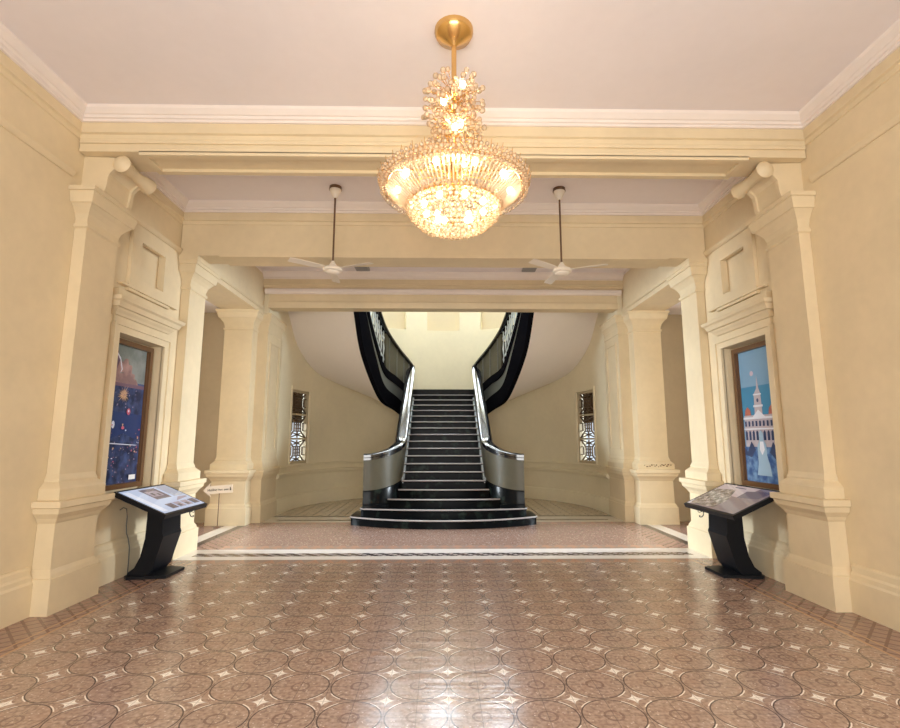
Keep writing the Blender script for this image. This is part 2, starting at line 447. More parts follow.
for s in (-1, 1):
    t = MB()
    for y0, y1 in ((-1.8, 5.15), (5.95, 7.42)):
        t.loft([[(s * a, y, z) for a, z in ((4.02, 4.43), (3.985, 4.43), (3.97, 4.45), (3.955, 4.48), (3.955, 4.50), (3.99, 4.52), (4.02, 4.53))] for y in (y0, y1)])
    t.loft([[(s * a, y, z) for a, z in ((3.89, 4.40), (3.85, 4.40), (3.83, 4.43), (3.83, 4.47), (3.86, 4.49), (3.89, 4.5))] for y in (8.23, 10.62)])
    t.loft([[(s * a, y, z) for a, z in ((3.88, 4.30), (3.85, 4.30), (3.85, 4.385), (3.88, 4.385))] for y in (8.23, 10.40)])
    struct(t.build('trim_%d' % tn, M['cream'])); tn += 1

def beam(name, y0, y1, z0, z1, label, x=3.99):
    r = thing(name, (0, (y0 + y1) / 2, z0), label, 'beam')
    MB().box(-x, x, y0, y1, z0, z1).build('beam_body', M['cream'], r)
    return r
r = beam('ceiling_beam', 5.20, 5.62, 4.75, 5.21, 'shallow cream ceiling beam carried on the two scroll brackets')
m_ = MB()
for y0 in (5.20, 5.55): m_.box(-3.35, 3.35, y0, y0 + .07, 4.715, 4.76)
for x0 in (-3.35, 3.28): m_.box(x0, x0 + .07, 5.265, 5.555, 4.715, 4.76)
m_.build('soffit_frame', M['cream'], r)
m_ = MB()
m_.loft([[(x, 5.20 - o, z) for o, z in ((-.01, 4.84), (.02, 4.84), (.025, 4.87), (.012, 4.88), (.012, 4.91), (.02, 4.93), (-.01, 4.94))] for x in (-3.98, 3.98)])
m_.build('face_moulding', M['cream'], r)
r = beam('ceiling_beam', 7.42, 7.80, 4.40, 5.21, 'deep plain cream ceiling beam just behind the two ceiling fans')
m_ = MB(); m_.box(-3.4, 3.4, 7.40, 7.82, 4.375, 4.41); m_.build('soffit_lip', M['cream'], r)
r = thing('ceiling_beam', (0, 10.8, 4.42), 'banded cream beam across the opening of the stair hall, above the staircase', 'beam')
MB().box(-3.74, 3.74, 10.65, 10.95, 4.44, 5.21).build('beam_body', M['cream'], r)
m_ = MB(); m_.loft([[(x, 10.65 - o, z) for o, z in ((-.01, 4.74), (.06, 4.745), (.085, 4.77), (.085, 4.83), (.06, 4.855), (-.01, 4.87))] for x in (-3.82, 3.82)])
m_.build('band_moulding', M['crown'], r)
m_ = MB(); m_.loft([[(x, 10.65 - o, z) for o, z in ((-.01, 4.43), (.04, 4.43), (.04, 4.56), (.03, 4.57), (-.01, 4.57))] for x in (-3.74, 3.74)])
m_.build('lower_fascia', M['cream'], r)

# ------------------------------------------------------------------ pilasters and corner pillars
def pilaster(s, y0, y1, label, slab=True):
    r = thing('pilaster', (s * 3.87, (y0 + y1) / 2, 0), label, 'pilaster')
    stack(MB(), s, 3.87, 3.997, y0, y1, PED).build('pedestal', M['cream'], r)
    stack(MB(), s, 3.87, 3.997, y0, y1, BASE).build('base_moulding', M['cream'], r)
    stack(MB(), s, 3.87, 3.997, y0, y1, [(1.31, 0), (3.90, 0)]).build('shaft', M['cream'], r)
    stack(MB(), s, 3.87, 3.997, y0, y1, CAPT + ([(4.325, .16), (4.40, .16)] if slab else [])).build('capital', M['cream'], r)
    return r
for s in (-1, 1):
    d = side(s)
    pilaster(s, 5.27, 5.80, 'tall cream pilaster under the scroll bracket beside the %s poster' % d, False)
    pilaster(s, 7.55, 8.06, 'tall cream pilaster between the %s poster and the %s aisle' % (d, d))
    r = thing('corner_pillar', (s * 4.2, 11.0, 0), 'stepped cream corner pillar beside the stair hall, %s' % ('behind the arrow sign' if s < 0 else 'with chipped paint on its base'), 'pillar')
    for a0, a1, y0, y1, f in ((3.97, 4.55, 10.43, 10.80, stack4), (3.75, 4.25, 10.72, 11.62, stack)):
        off = 0 if f is stack4 else .0
        sc = 1.0 if f is stack4 else .55
        pr = lambda P: [(z, o * sc) for z, o in P]
        f(MB(), s, a0, a1, y0, y1, pr(PED)).build('pedestal', M['cream'], r)
        f(MB(), s, a0, a1, y0, y1, pr(BASE)).build('base_moulding', M['cream'], r)
        f(MB(), s, a0, a1, y0, y1, [(1.31, 0), (3.90, 0)]).build('shaft', M['cream'], r)
        f(MB(), s, a0, a1, y0, y1, pr(CAPT)).build('capital', M['cream'], r)
    m_ = MB()
    for (y0, y1, z0, z1) in ((10.86, 10.90, 1.45, 3.75), (11.46, 11.50, 1.45, 3.75), (10.90, 11.46, 1.45, 1.49), (10.90, 11.46, 3.71, 3.75)):
        m_.box(*sorted((s * 3.725, s * 3.76)), y0, y1, z0, z1)
    m_.build('panel_moulding', M['cream'], r)
    if s > 0:
        m_ = MB()
        for k in range(16):
            x0 = 4.02 + .034 * k + random.uniform(-.01, .01); h = random.uniform(.01, .03); zc = 1.14 + random.uniform(-.03, .02)
            m_.box(x0, x0 + random.uniform(.015, .04), 10.345, 10.3495, zc, zc + h)
        m_.build('paint_chips', M['wood'], r)

# scroll brackets on the near pilasters
for s in (-1, 1):
    r = thing('scroll_bracket', (s * 3.8, 5.54, 4.325), 'carved scroll bracket on the %s pilaster capital, carrying the beam' % side(s), 'bracket')
    prof = [(4.0, 4.325), (3.80, 4.325), (3.765, 4.36), (3.75, 4.42), (3.745, 4.50), (3.735, 4.56), (3.70, 4.60), (3.65, 4.64), (3.60, 4.66), (3.60, 4.70), (3.66, 4.735), (4.0, 4.748)]
    MB().prism([(s * a, 5.32, z) for a, z in prof], (0, .44, 0)).build('bracket_body', M['cream'], r)
    for y0 in (5.30, 5.72):
        q = [(a if a > 3.95 else a - .022, z if (z > 4.7 or z < 4.33) else z - .012) for a, z in prof]
        MB().prism([(s * a, y0, z) for a, z in q], (0, .055, 0)).build('side_scroll', M['cream'], r)
    rings = []
    for k in range(15):
        t = k / 14; y = 5.24 + .60 * t
        e = abs(t - .5) * 2
        rr_ = .058 + .052 * (e ** 1.6 if e < .85 else .85 ** 1.6 * (1.85 - e) ** .5)
        rr_ = rr_ * (.55 if k in (0, 14) else 1)
        rings.append([(s * 3.575 + rr_ * math.cos(2 * PI * j / 16), y, 4.655 + rr_ * math.sin(2 * PI * j / 16)) for j in range(16)])
    MB().loft(rings).build('scroll_roll', M['cream'], r, smooth=50)

# ------------------------------------------------------------------ niche surrounds, cornices, panels and the framed posters
def frame_boxes(mb, s, a0, a1, y0, y1, z0, z1, w):
    A = sorted((s * a0, s * a1))
    mb.box(*A, y0, y0 + w, z0, z1); mb.box(*A, y1 - w, y1, z0, z1)
    mb.box(*A, y0 + w, y1 - w, z0, z0 + w); mb.box(*A, y0 + w, y1 - w, z1 - w, z1)
for s in (-1, 1):
    t = MB()
    A = sorted((s * 3.965, s * 4.01))
    t.box(*A, 7.17, 7.28, 1.0, 3.04); t.box(*A, 6.05, 6.15, 1.0, 3.04); t.box(*A, 6.15, 7.17, 2.95, 3.04)
    A = sorted((s * 3.945, s * 4.01))
    t.box(*A, 7.27, 7.31, 1.0, 3.055); t.box(*A, 6.02, 6.06, 1.0, 3.055); t.box(*A, 6.06, 7.27, 3.035, 3.055)
    t.loft([[(s * a, y, z) for a, z in ((4.02, .93), (3.95, .93), (3.92, .96), (3.92, 1.0), (4.02, 1.0))] for y in (6.03, 7.32)])
    struct(t.build('trim_%d' % tn, M['cream'])); tn += 1
    # frieze and cornice, mitred at its ends
    t = MB()
    stack(t, s, 3.97, 4.01, 6.03, 7.20, [(3.06, 0), (3.14, 0), (3.145, .025), (3.17, .04), (3.20, .07), (3.22, .08), (3.225, .11), (3.28, .13), (3.30, .16), (3.34, .17), (3.345, .05), (3.46, .05), (3.465, .02)])
    struct(t.build('trim_%d' % tn, M['cream'])); tn += 1
    # raised frame of the upper panel
    t = MB(); frame_boxes(t, s, 3.955, 4.01, 6.22, 7.18, 3.50, 4.40, .20)
    t.box(*sorted((s * 3.93, s * 4.01)), 6.05, 7.36, 3.535, 3.56)
    struct(t.build('trim_%d' % tn, M['cream'])); tn += 1
    # dado plinth and rail of the wall
    t = MB()
    for y0, y1 in ((-1.8, 5.17), (5.90, 7.45)):
        t.loft([[(s * a, y, z) for a, z in ((4.02, 0), (3.93, 0), (3.93, .30), (3.945, .32), (3.95, .36), (3.965, .38), (3.97, .43), (3.985, .45), (4.02, .46))] for y in (y0, y1)])
    struct(t.build('baseboard_' + side(s), M['cream']))

def colour(name, c, emit=0.0, rough=.35):
    return mat(name, c, rough, emit=c if emit else None, estr=emit)
def flat_picture(name, polys, P, cols, parent, thick, emit=0, rough=.35, mats=None):
    """flat artwork: polygons in (u, v), stacked by layer; P maps (u, v, d) to the world"""
    mb = MB()
    for i, (c, pts) in enumerate(polys):
        d0 = thick + i * .00035
        mb.loft([[P(u, v, d) for u, v in pts] for d in (d0 - (.004 if i == 0 else .0006), d0)], mi=c)
    return mb.build(name, mats, parent)
def rect(u0, v0, u1, v1): return [(u0, v0), (u1, v0), (u1, v1), (u0, v1)]
def disc(u, v, r, n=10, asp=1.0): return [(u + r * math.cos(2 * PI * i / n), v + r * asp * math.sin(2 * PI * i / n)) for i in range(n)]

def mottled(name, c0, c1, scale, emit=0, c2=None, rough=.3):
    m = mat(name, c0, rough); X.nt = m.node_tree; co = objco()
    f = noise(scale, 4, co)
    c = mixc((f - .4) * 4, c0, c1)
    if c2:
        vo = X.nt.nodes.new('ShaderNodeTexVoronoi'); vo.inputs['Scale'].default_value = scale * 2; X.nt.links.new(co, vo.inputs['Vector'])
        c = mixc(X(vo.outputs['Distance']).lt(.14), c, c2)
    b = m.node_tree.nodes['Principled BSDF']
    X.nt.links.new(c, b.inputs['Base Color'])
    if emit:
        X.nt.links.new(c, b.inputs['Emission Color']); b.inputs['Emission Strength'].default_value = emit
    return m

def poster(s):
    d = side(s)
    lab = 'dark night-scene poster in a brown wooden frame with a small white caption' if s < 0 else 'blue daytime poster of a pale clock-towered building in a brown wooden frame'
    y0, y1, z0, z1 = 6.22, 7.13, 1.04, 2.92
    r = thing('framed_poster', (s * 4.15, (y0 + y1) / 2, z0), lab, 'poster')
    f = MB()
    w = .065
    for q in ((y0, y0 + w, z0, z1), (y1 - w, y1, z0, z1), (y0 + w, y1 - w, z0, z0 + w), (y0 + w, y1 - w, z1 - w, z1)):
        f.box(*sorted((s * 4.095, s * 4.168)), *q)
    for q in ((y0 + w, y0 + w + .012, z0 + w, z1 - w), (y1 - w - .012, y1 - w, z0 + w, z1 - w)):
        f.box(*sorted((s * 4.12, s * 4.168)), *q)
    f.build('frame', M['wood'], r)
    Y0, Y1, Z0, Z1 = y0 + w, y1 - w, z0 + w, z1 - w
    def P(u, v, dd):        # u runs left to right as one faces the wall
        yy = Y0 + (Y1 - Y0) * (u if s < 0 else 1 - u)
        return (s * (4.155 - dd), yy, Z0 + (Z1 - Z0) * v)
    if s < 0:
        ms = [mottled('night_city', (.012, .02, .06), (.05, .08, .20), 7, c2=(.30, .22, .32)), mottled('dusk', (.14, .16, .15), (.24, .26, .25), 5), mottled('rose_glow', (.22, .13, .13), (.40, .24, .22), 6),
              colour('gold_spark', (.60, .38, .18)), colour('pale_line', (.60, .62, .72)), colour('pink', (.50, .10, .16)), colour('deep_blue', (.015, .035, .13)), M['paper'], colour('plum', (.16, .09, .13))]
        po = [(0, rect(0, 0, 1, 1)), (1, rect(.02, .74, 1, 1)), (8, [(0, .98), (.16, .98), (.28, .88), (.22, .8), (0, .74)]), (2, [(0, .725), (.80, .725), (.74, .765), (.4, .80), (.1, .78), (0, .77)]),
              (8, rect(0, .70, 1, .725)), (6, [(0, .30), (.5, .36), (1, .30), (1, .50), (0, .52)])]
        for u, v, q in ((.50, .82, .12), (.30, .84, .10), (.60, .77, .09), (.18, .79, .09), (.42, .88, .07)): po.append((2, [(u + q * (1 + .25 * math.sin(3 * a_ + u * 9)) * math.cos(a_), v + .5 * q * (1 + .2 * math.cos(2 * a_)) * math.sin(a_)) for a_ in [2 * PI * m / 14 for m in range(14)]]))
        for k in range(26):
            t = 2 * PI * k / 26 + random.uniform(-.06, .06); q = random.uniform(.45, 1.0)
            po.append(((3, 2)[k % 2], [(.42 + .012 * math.sin(t), .64 - .006 * math.cos(t)), (.42 + .19 * q * math.cos(t), .64 + .085 * q * math.sin(t)), (.42 - .012 * math.sin(t), .64 + .006 * math.cos(t))]))
        po += [(5, disc(.58, .52, .05, asp=.5)), (4, disc(.58, .525, .02, asp=.5)), (5, disc(.46, .40, .04, asp=.3)), (4, disc(.2, .42, .04, asp=.7))]
        for k in range(60):
            u, v = random.uniform(.05, .92), random.uniform(.04, .45)
            po.append((random.choice((4, 5, 3, 2, 8, 8)), disc(u, v, random.uniform(.006, .020), 6, random.uniform(.2, .5))))
        po += [(4, [(.1, .285), (.82, .27), (.82, .275), (.1, .292)]), (4, [(.05, .96), (.2, .9), (.27, .82), (.22, .79), (.245, .82), (.19, .885), (.05, .945)])]
    else:
        ms = [colour('sky_pale', (.17, .30, .43)), colour('sky_deep', (.045, .20, .34)), colour('facade', (.42, .36, .38)), colour('roof', (.40, .12, .08)), colour('window_dark', (.03, .05, .12)),
              mottled('garden_blue', (.03, .08, .22), (.16, .28, .45), 9), colour('statue', (.30, .42, .52)), colour('white_trim', (.62, .62, .66)), colour('haze', (.45, .35, .42))]
        po = [(0, rect(0, 0, 1, 1)), (1, rect(0, .45, 1, .72)), (8, disc(.36, .82, .05, asp=.4)), (8, [(.86, 1), (.95, 1), (.97, .72), (.88, .74)]),
              (2, rect(.05, .25, .95, .50)), (2, [(.36, .48), (.58, .48), (.56, .66), (.52, .70), (.49, .80), (.46, .70), (.38, .66)]),
              (7, rect(.34, .56, .60, .575)), (7, rect(.36, .65, .58, .66)), (4, disc(.47, .61, .03, 10, .5)),
              (3, [(.74, .50), (.94, .50), (.92, .545), (.84, .575), (.76, .545)]), (3, [(.08, .50), (.26, .50), (.24, .54), (.17, .565), (.1, .54)]),
              (7, rect(.03, .47, .97, .485)), (7, rect(.03, .39, .97, .40)), (7, [(.3, .485), (.64, .485), (.47, .54)])]
        for k in range(9):
            u = .09 + .102 * k
            po.append((4, [(u - .028, .31), (u + .028, .31), (u + .028, .37), (u, .385), (u - .028, .37)]))
            po.append((4, rect(u - .022, .415, u + .022, .455)))
        po += [(5, rect(0, 0, 1, .26)), (4, [(0, .26), (.1, .22), (.22, .3), (.33, .24), (.2, .18), (0, .2)]), (4, [(1, .28), (.9, .24), (.8, .3), (.7, .22), (.85, .17), (1, .2)]),
               (6, [(.3, .02), (.72, .02), (.68, .12), (.62, .2), (.62, .28), (.56, .31), (.56, .36), (.5, .385), (.45, .36), (.45, .31), (.38, .27), (.38, .14)]),
               (7, [(.46, .30), (.55, .30), (.57, .24), (.5, .20), (.44, .24)]), (5, rect(.22, 0, .8, .05))]
    MB_ = flat_picture('picture', po, P, None, r, .012, mats=ms)
    if s < 0:
        c = MB(); c.loft([[P(u, v, dd) for u, v in rect(.74, .02, .92, .055)] for dd in (.024, .026)]); c.build('caption_card', M['paper'], r)
    return r
for s in (-1, 1): poster(s)

# ------------------------------------------------------------------ information kiosks
def kiosk(s):
    lab = 'black angled touchscreen kiosk showing a pale blue page of pictures' if s < 0 else 'black angled touchscreen kiosk showing a dark crowd photograph'
    r = thing('information_kiosk', (s * 3.6, 6.75, 0), lab, 'kiosk'); dy = 0 if s < 0 else -.09
    # base plate
    MB().prism([(s * a, y + dy, 0.0) for a, y in ((3.36, 6.50), (3.80, 6.44), (3.86, 6.50), (3.86, 7.0), (3.80, 7.04), (3.36, 6.95))], (0, 0, .035)).build('base_plate', M['kiosk'], r)
    prof = [(3.84, .035), (3.60, .035), (3.545, .10), (3.44, .48), (3.455, .52), (3.47, .80), (3.66, .87), (3.655, .70), (3.66, .46), (3.70, .25), (3.76, .12), (3.84, .06)]
    MB().prism([(s * a, 6.52 + dy, z) for a, z in prof], (0, .44, 0)).build('post', M['kiosk'], r)
    A = Vector((3.30, 6.27, .775)); U = Vector((0, 1.09, 0)); V = Vector((.63, 0, .268)); N = Vector((-.268, 0, .63)).normalized()
    if s > 0: A = Vector((3.28, 5.97, .79)); U = Vector((0, 1.19, 0)); V = Vector((.64, .05, .27)); N = Vector((-.27, 0, .64)).normalized()
    def P(u, v, d):
        q = A + U * u + V * v + N * d
        return (s * q.x, q.y, q.z)
    MB().loft([[P(u, v, d) for u, v in rect(0, 0, 1, 1)] for d in (-.055, 0)]).build('screen_housing', M['kiosk'], r)
    if s < 0:
        cs = [((.42, .50, .68), 0), ((.10, .085, .13), 1), ((.33, .36, .46), 2), ((.06, .06, .08), 3), ((.62, .66, .78), 4), ((.30, .26, .33), 5)]
        ms = [mat('page_%d' % k, (.02, .02, .02), .12, emit=c, estr=.95) for c, k in cs]
        po = [(0, rect(.03, .05, .97, .95)), (1, rect(.34, .50, .66, .90)), (5, rect(.37, .60, .60, .80)), (3, rect(.42, .64, .47, .74)), (3, rect(.52, .62, .56, .70)), (2, rect(.72, .50, .95, .95)), (5, [(.60, .34), (.92, .40), (.92, .44), (.75, .46)]), (4, rect(.05, .1, .15, .9))]
        for k in range(4): po.append((1 if k % 3 == 0 else 5, rect(.28 + .17 * k, .12, .42 + .17 * k, .30)))
        for k in range(4): po.append((3, rect(.30 + .17 * k, .14, .36 + .17 * k, .22)))
    else:
        ms = [mat('photo_0', (.02, .02, .02), .12, emit=(.15, .115, .135), estr=.9), mottled('photo_crowd', (.05, .045, .045), (.24, .21, .19), 16, .9, (.34, .30, .28), .12), mat('photo_2', (.02, .02, .02), .12, emit=(.40, .32, .33), estr=.9),
              mat('photo_3', (.02, .02, .02), .12, emit=(.07, .06, .10), estr=.9), mat('photo_4', (.02, .02, .02), .12, emit=(.5, .47, .5), estr=.9)]
        po = [(0, rect(.03, .05, .97, .95)), (2, [(.35, .55), (.97, .60), (.97, .95), (.30, .95)]), (1, [(.45, .10), (.95, .08), (.97, .72), (.62, .80), (.45, .42)]), (3, [(.1, .62), (.40, .55), (.42, .8), (.05, .9)]), (4, [(.90, .05), (.97, .05), (.97, .25)]), (3, rect(.5, .86, .7, .89))]
    # (u = 0 is the end towards the entrance; v = 1 the edge by the wall)
    mb = flat_picture('screen', po, P, None, r, .003, mats=ms)
    pts = []
    for k in range(18):
        t = k / 17; q = P(.62 + .10 * t + .03 * math.sin(t * 9), .02 + .03 * math.sin(t * 6), -.06 - .09 * t - .015 * math.sin(t * 11)); pts.append(q)
    MB().tube(pts, .006).build('cable', M['cable'], r)
    pts = []
    for k in range(14):
        t = k / 13; q = P(.66 + .14 * t, .04 + .02 * math.sin(t * 8), -.055 - .035 * math.sin(t * PI)); pts.append(q)
    MB().tube(pts, .005).build('cable', M['cable'], r)
    return r
for s in (-1, 1): kiosk(s)
# power cord hanging on the left wall
pts = [(-3.993, 6.52, .80), (-3.99, 6.58, .82), (-3.985, 6.64, .80), (-3.98, 6.66, .70), (-3.975, 6.65, .60), (-3.97, 6.66, .50), (-3.945, 6.66, .44), (-3.925, 6.67, .33), (-3.92, 6.67, .15), (-3.915, 6.66, .03), (-3.89, 6.66, .012), (-3.865, 6.67, .02)]
tag(MB().tube(pts, .006).build('power_cord', M['cord'], None, smooth=60), 'thin dark power cord hanging down the wall behind the left kiosk', 'cord')

# ------------------------------------------------------------------ arrow sign on a thin post
r = thing('arrow_sign', (-4.33, 10.16, 0), 'cream arrow sign pointing left on a thin post before the corner pillar', 'sign')
def SP(u, v, d):   # u along the arrow from its tip, tilted slightly
    c, s_ = math.cos(R(4.5)), math.sin(R(4.5))
    return (-4.63 + u * c - v * s_, 10.14 - d, .685 + u * s_ + v * c)
MB().loft([[SP(u, v, d) for u, v in ((0, 0), (.14, .13), (.12, .075), (.56, .075), (.56, -.075), (.12, -.075), (.14, -.13))] for d in (-.008, .008)]).build('arrow_board', M['sign'], r)
MB().lathe([(.008, 0), (.008, .70)], (-4.33, 10.165, 0), 8).build('post', M['stem'], r)
MB().lathe([(.07, 0), (.07, .012), (.02, .02)], (-4.33, 10.165, 0), 16).build('foot', M['stem'], r)
def text_mesh(txt, size, fn, m, parent, name):
    cu = bpy.data.curves.new('t', 'FONT'); cu.body = txt; cu.size = size; cu.extrude = .0
    cu.offset = .0012
    ob = bpy.data.objects.new('t', cu); COL.objects.link(ob)
    bpy.context.view_layer.update()
    me = bpy.data.meshes.new_from_object(ob.evaluated_get(bpy.context.evaluated_depsgraph_get()))
    bpy.data.objects.remove(ob); bpy.data.curves.remove(cu)
    for v in me.vertices: v.co = fn(v.co.x, v.co.y)
    me.name = name; me.materials.clear(); me.materials.append(m)
    o = bpy.data.objects.new(name, me); COL.objects.link(o); adopt(o, parent)
    return o
text_mesh('H\u01b0\u1edbng', .062, lambda x, y: SP(.085 + x, -.022 + y, .0095), M['ink'], r, 'lettering')
text_mesh('Tham quan', .047, lambda x, y: SP(.275 + x, -.020 + y, .0095), M['ink'], r, 'lettering')
m_ = MB(); m_.loft([[SP(.522 + .011 * math.cos(2 * PI * k / 10), .022 + .011 * math.sin(2 * PI * k / 10), d) for k in range(10)] for d in (.0082, .0095)])
m_.loft([[SP(.522 + .016 * math.cos(2 * PI * k / 10), -.012 + .022 * math.sin(2 * PI * k / 10), d) for k in range(10)] for d in (.0082, .0095)])
m_.build('symbol', M['ink'], r)

# ------------------------------------------------------------------ ceiling fans, vents, detectors
def fan():
    r = thing('ceiling_fan', (-1.565, 6.83, 5.21), 'white ceiling fan on a long brown rod, the one over the left half', 'ceiling fan', None)
    c = (-1.565, 6.83, 5.21)
    MB().lathe([(.085, 0), (.085, -.025), (.09, -.03), (.09, -.045)], c).build('ceiling_ring', M['stem'], r, smooth=40)
    MB().lathe([(.082, -.045), (.075, -.07), (.045, -.13), (.03, -.165), (.018, -.17)], c).build('canopy', M['fan'], r, smooth=40)
    MB().lathe([(.0135, -.16), (.0135, -1.13)], c, 12).build('rod', M['stem'], r, smooth=40)
    MB().lathe([(.02, -1.10), (.035, -1.13), (.06, -1.17), (.07, -1.185)], c).build('cup', M['fan'], r, smooth=40)
    hsg = MB().lathe([(.06, -1.185), (.10, -1.19), (.13, -1.205), (.135, -1.225), (.125, -1.245), (.10, -1.255)], c).build('motor', M['fan'], r, smooth=40)
    MB().lathe([(.10, -1.255), (.098, -1.26), (.088, -1.275), (.05, -1.29), (.01, -1.293)], c).build('bottom_cap', M['fan'], r, smooth=40)
    for k in range(3):
        t = R(97 + 120 * k); ca, sa = math.cos(t), math.sin(t)
        def BP(q, w, h): return (c[0] + q * ca - w * sa, c[1] + q * sa + w * ca, c[2] - 1.215 + h)
        ra, wd = (.13, .22, .40, .58, .62), (.03, .05, .055, .06, .05)
        MB().loft([[BP(q, -w, -.010), BP(q, w, .010), BP(q, w, .016), BP(q, -w, -.004)] for q, w in zip(ra, wd)]).build('blade', M['fan'], r)
    return r
f1 = fan()
f2 = copy_tree(f1); f2.location = (1.625, 6.83, 5.21); f2['label'] = 'white ceiling fan on a long brown rod, the one over the right half'
def vent(x, lab):
    r = thing('ceiling_vent', (x, 10.17, 5.21), lab, 'vent')
    MB().box(x - .14, x + .14, 9.96, 10.38, 5.17, 5.21).build('housing', M['grey'], r)
    m_ = MB()
    for k in range(7): m_.box(x - .125, x + .125, 9.985 + .055 * k, 10.015 + .055 * k, 5.158, 5.17)
    m_.build('louvre', M['grey'], r)
    return r
vent(-1.71, 'square grey vent on the rear ceiling beside the left fan'); vent(1.78, 'square grey vent on the rear ceiling beside the right fan')
for x, lab in ((-3.22, 'small white smoke detector on the rear ceiling, above the left corner pillar'), (3.13, 'small white smoke detector on the rear ceiling, above the right corner pillar'), (0.0, 'small white smoke detector at the middle of the rear ceiling, behind the chandelier')):
    o = MB().lathe([(.055, 0), (.055, -.02), (.045, -.035), (.02, -.045), (.005, -.046)], (x, 9.95, 5.21), 16).build('smoke_detector', M['fan'], None, smooth=40)
    tag(o, lab, 'detector')

# ------------------------------------------------------------------ staircase
ST = thing('staircase', (0, 9.9, 0), 'black polished double staircase with curved grey-panelled balustrades under the arch', 'staircase')
RI, TR, D0 = .163, .2796, 9.575
def ydepth(k): return D0 + TR * k
def step_plate(k, outline, z0, z1, nose=True):
    lip = [(x, y) for x, y in outline]
    mb = MB(); mb.loft([[(x, y, z) for x, y in lip] for z in (z0, z1 - .035)])
    o = mb.build('step', M['black'], ST)
    return o
def nosed_step(outline_front, back_y, z0, z1, front_n):
    """outline_front: front edge points from left to right; tread slab with a rounded nosing over the riser"""
    pts = outline_front + [(outline_front[-1][0], back_y), (outline_front[0][0], back_y)]
    mb = MB()
    cx = 0; cy = back_y
    def off(e):
        out = []
        n = len(outline_front)
        for i, (x, y) in enumerate(outline_front):
            a = outline_front[max(i - 1, 0)]; b = outline_front[min(i + 1, n - 1)]
            t = Vector((b[0] - a[0], b[1] - a[1])).normalized()
            out.append((x + t.y * e, y - t.x * e))
        return out + [(out[-1][0], back_y), (out[0][0], back_y)]
    rings = [(0, z0), (0, z1 - .045), (.018, z1 - .036), (.024, z1 - .022), (.018, z1 - .007), (.006, z1)]
    mb.loft([[(x, y, z) for x, y in off(e)] for e, z in rings])
    o = mb.build('step', M['step'], ST, smooth=35)
    # pale nosing line along the tread edge
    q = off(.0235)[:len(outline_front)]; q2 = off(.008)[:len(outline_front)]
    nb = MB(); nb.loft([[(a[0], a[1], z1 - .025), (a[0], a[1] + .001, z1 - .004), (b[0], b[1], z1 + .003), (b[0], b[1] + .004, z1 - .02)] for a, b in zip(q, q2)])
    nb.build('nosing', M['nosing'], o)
    return o
# bottom two steps sweep outwards under the newels
def bow(hw, yc, ye, n=24, p=2.2):
    pts = []
    for i in range(n + 1):
        x = -hw + 2 * hw * i / n
        pts.append((x, yc + (ye - yc) * abs(x / hw) ** p))
    return pts
def rounded(hw, yc, ye, yback):
    b = bow(hw - .06, yc, ye)
    return [(-hw, ye + .12), (-hw + .01, ye + .05)] + b + [(hw - .01, ye + .05), (hw, ye + .12)]
nosed_step(rounded(1.84, ydepth(1), 10.36, 0), 11.2, 0, RI, 1)
nosed_step(rounded(1.64, ydepth(2) - .03, 10.32, 0), 11.3, RI, 2 * RI, 1)
nosed_step(bow(1.12, ydepth(3) - .02, 10.50), 11.3, 2 * RI, 3 * RI, 1)
nosed_step(bow(.93, ydepth(4) - .01, ydepth(4) + .06), 11.3, 3 * RI, 4 * RI, 1)
for k in range(5, 20):
    nosed_step([(-.90, ydepth(k)), (-.3, ydepth(k)), (.3, ydepth(k)), (.90, ydepth(k))], ydepth(k + 1) + .06 if k < 19 else 15.0, RI * (k - 1), RI * k, 1)
# body under the main flight
m_ = MB(); m_.prism([(-.89, 11.2, 0), (-.89, 14.6, 0), (-.89, 14.9, 2.8), (-.89, ydepth(18) + .2, RI * 16), (-.89, ydepth(5) + .35, RI * 3.6)], (1.78, 0, 0))
m_.build('flight_body', M['apse'], ST)
# landing
lp = [(-1.45, 14.62), (1.45, 14.62)] + [arc(R(t), 3.745) for t in range(62, 119, 4)]
MB().loft([[(x, y, z) for x, y in lp] for z in (2.86, 3.09)]).build('landing', M['black'], ST)

def cat(tab, t):
    """Catmull-Rom through table rows"""
    n = len(tab); i = min(int(t), n - 2); f = t - i
    p = [tab[max(i - 1, 0)], tab[i], tab[i + 1], tab[min(i + 2, n - 1)]]
    return [0.5 * (2 * b + (c - a) * f + (2 * a - 5 * b + 4 * c - d) * f * f + (-a + 3 * b - 3 * c + d) * f ** 3) for a, b, c, d in zip(*p)]
#        x     y      zb    zr    f1   f2
UP = [(.95, 14.62, 2.33, 3.80, .28, .34), (1.08, 14.40, 2.30, 3.95, .30, .34), (1.33, 13.90, 2.48, 4.22, .34, .32), (1.60, 13.35, 2.66, 4.62, .42, .27),
      (1.765, 12.85, 3.03, 5.10, .68, .20), (1.90, 12.20, 3.53, 5.62, .95, .13), (1.95, 11.70, 3.92, 6.02, 1.05, .10), (1.945, 11.0, 4.45, 6.52, 1.1, .10)]
QO = [(1.30, 15.70, 2.88), (1.80, 15.48, 2.95), (2.45, 15.03, 3.07), (3.05, 14.37, 3.25), (3.46, 13.62, 3.50), (3.70, 12.80, 4.0), (3.745, 12.10, 4.62), (3.745, 11.2, 5.2)]
NS = 56
upt = [cat(UP, 7 * i / NS) for i in range(NS + 1)]
qot = [cat(QO, 7 * i / NS) for i in range(NS + 1)]
def normals(path):
    out = []
    for i in range(len(path)):
        a = path[max(i - 1, 0)]; b = path[min(i + 1, len(path) - 1)]
        t = Vector((b[0] - a[0], b[1] - a[1])).normalized(); out.append((t.y, -t.x))
    return out
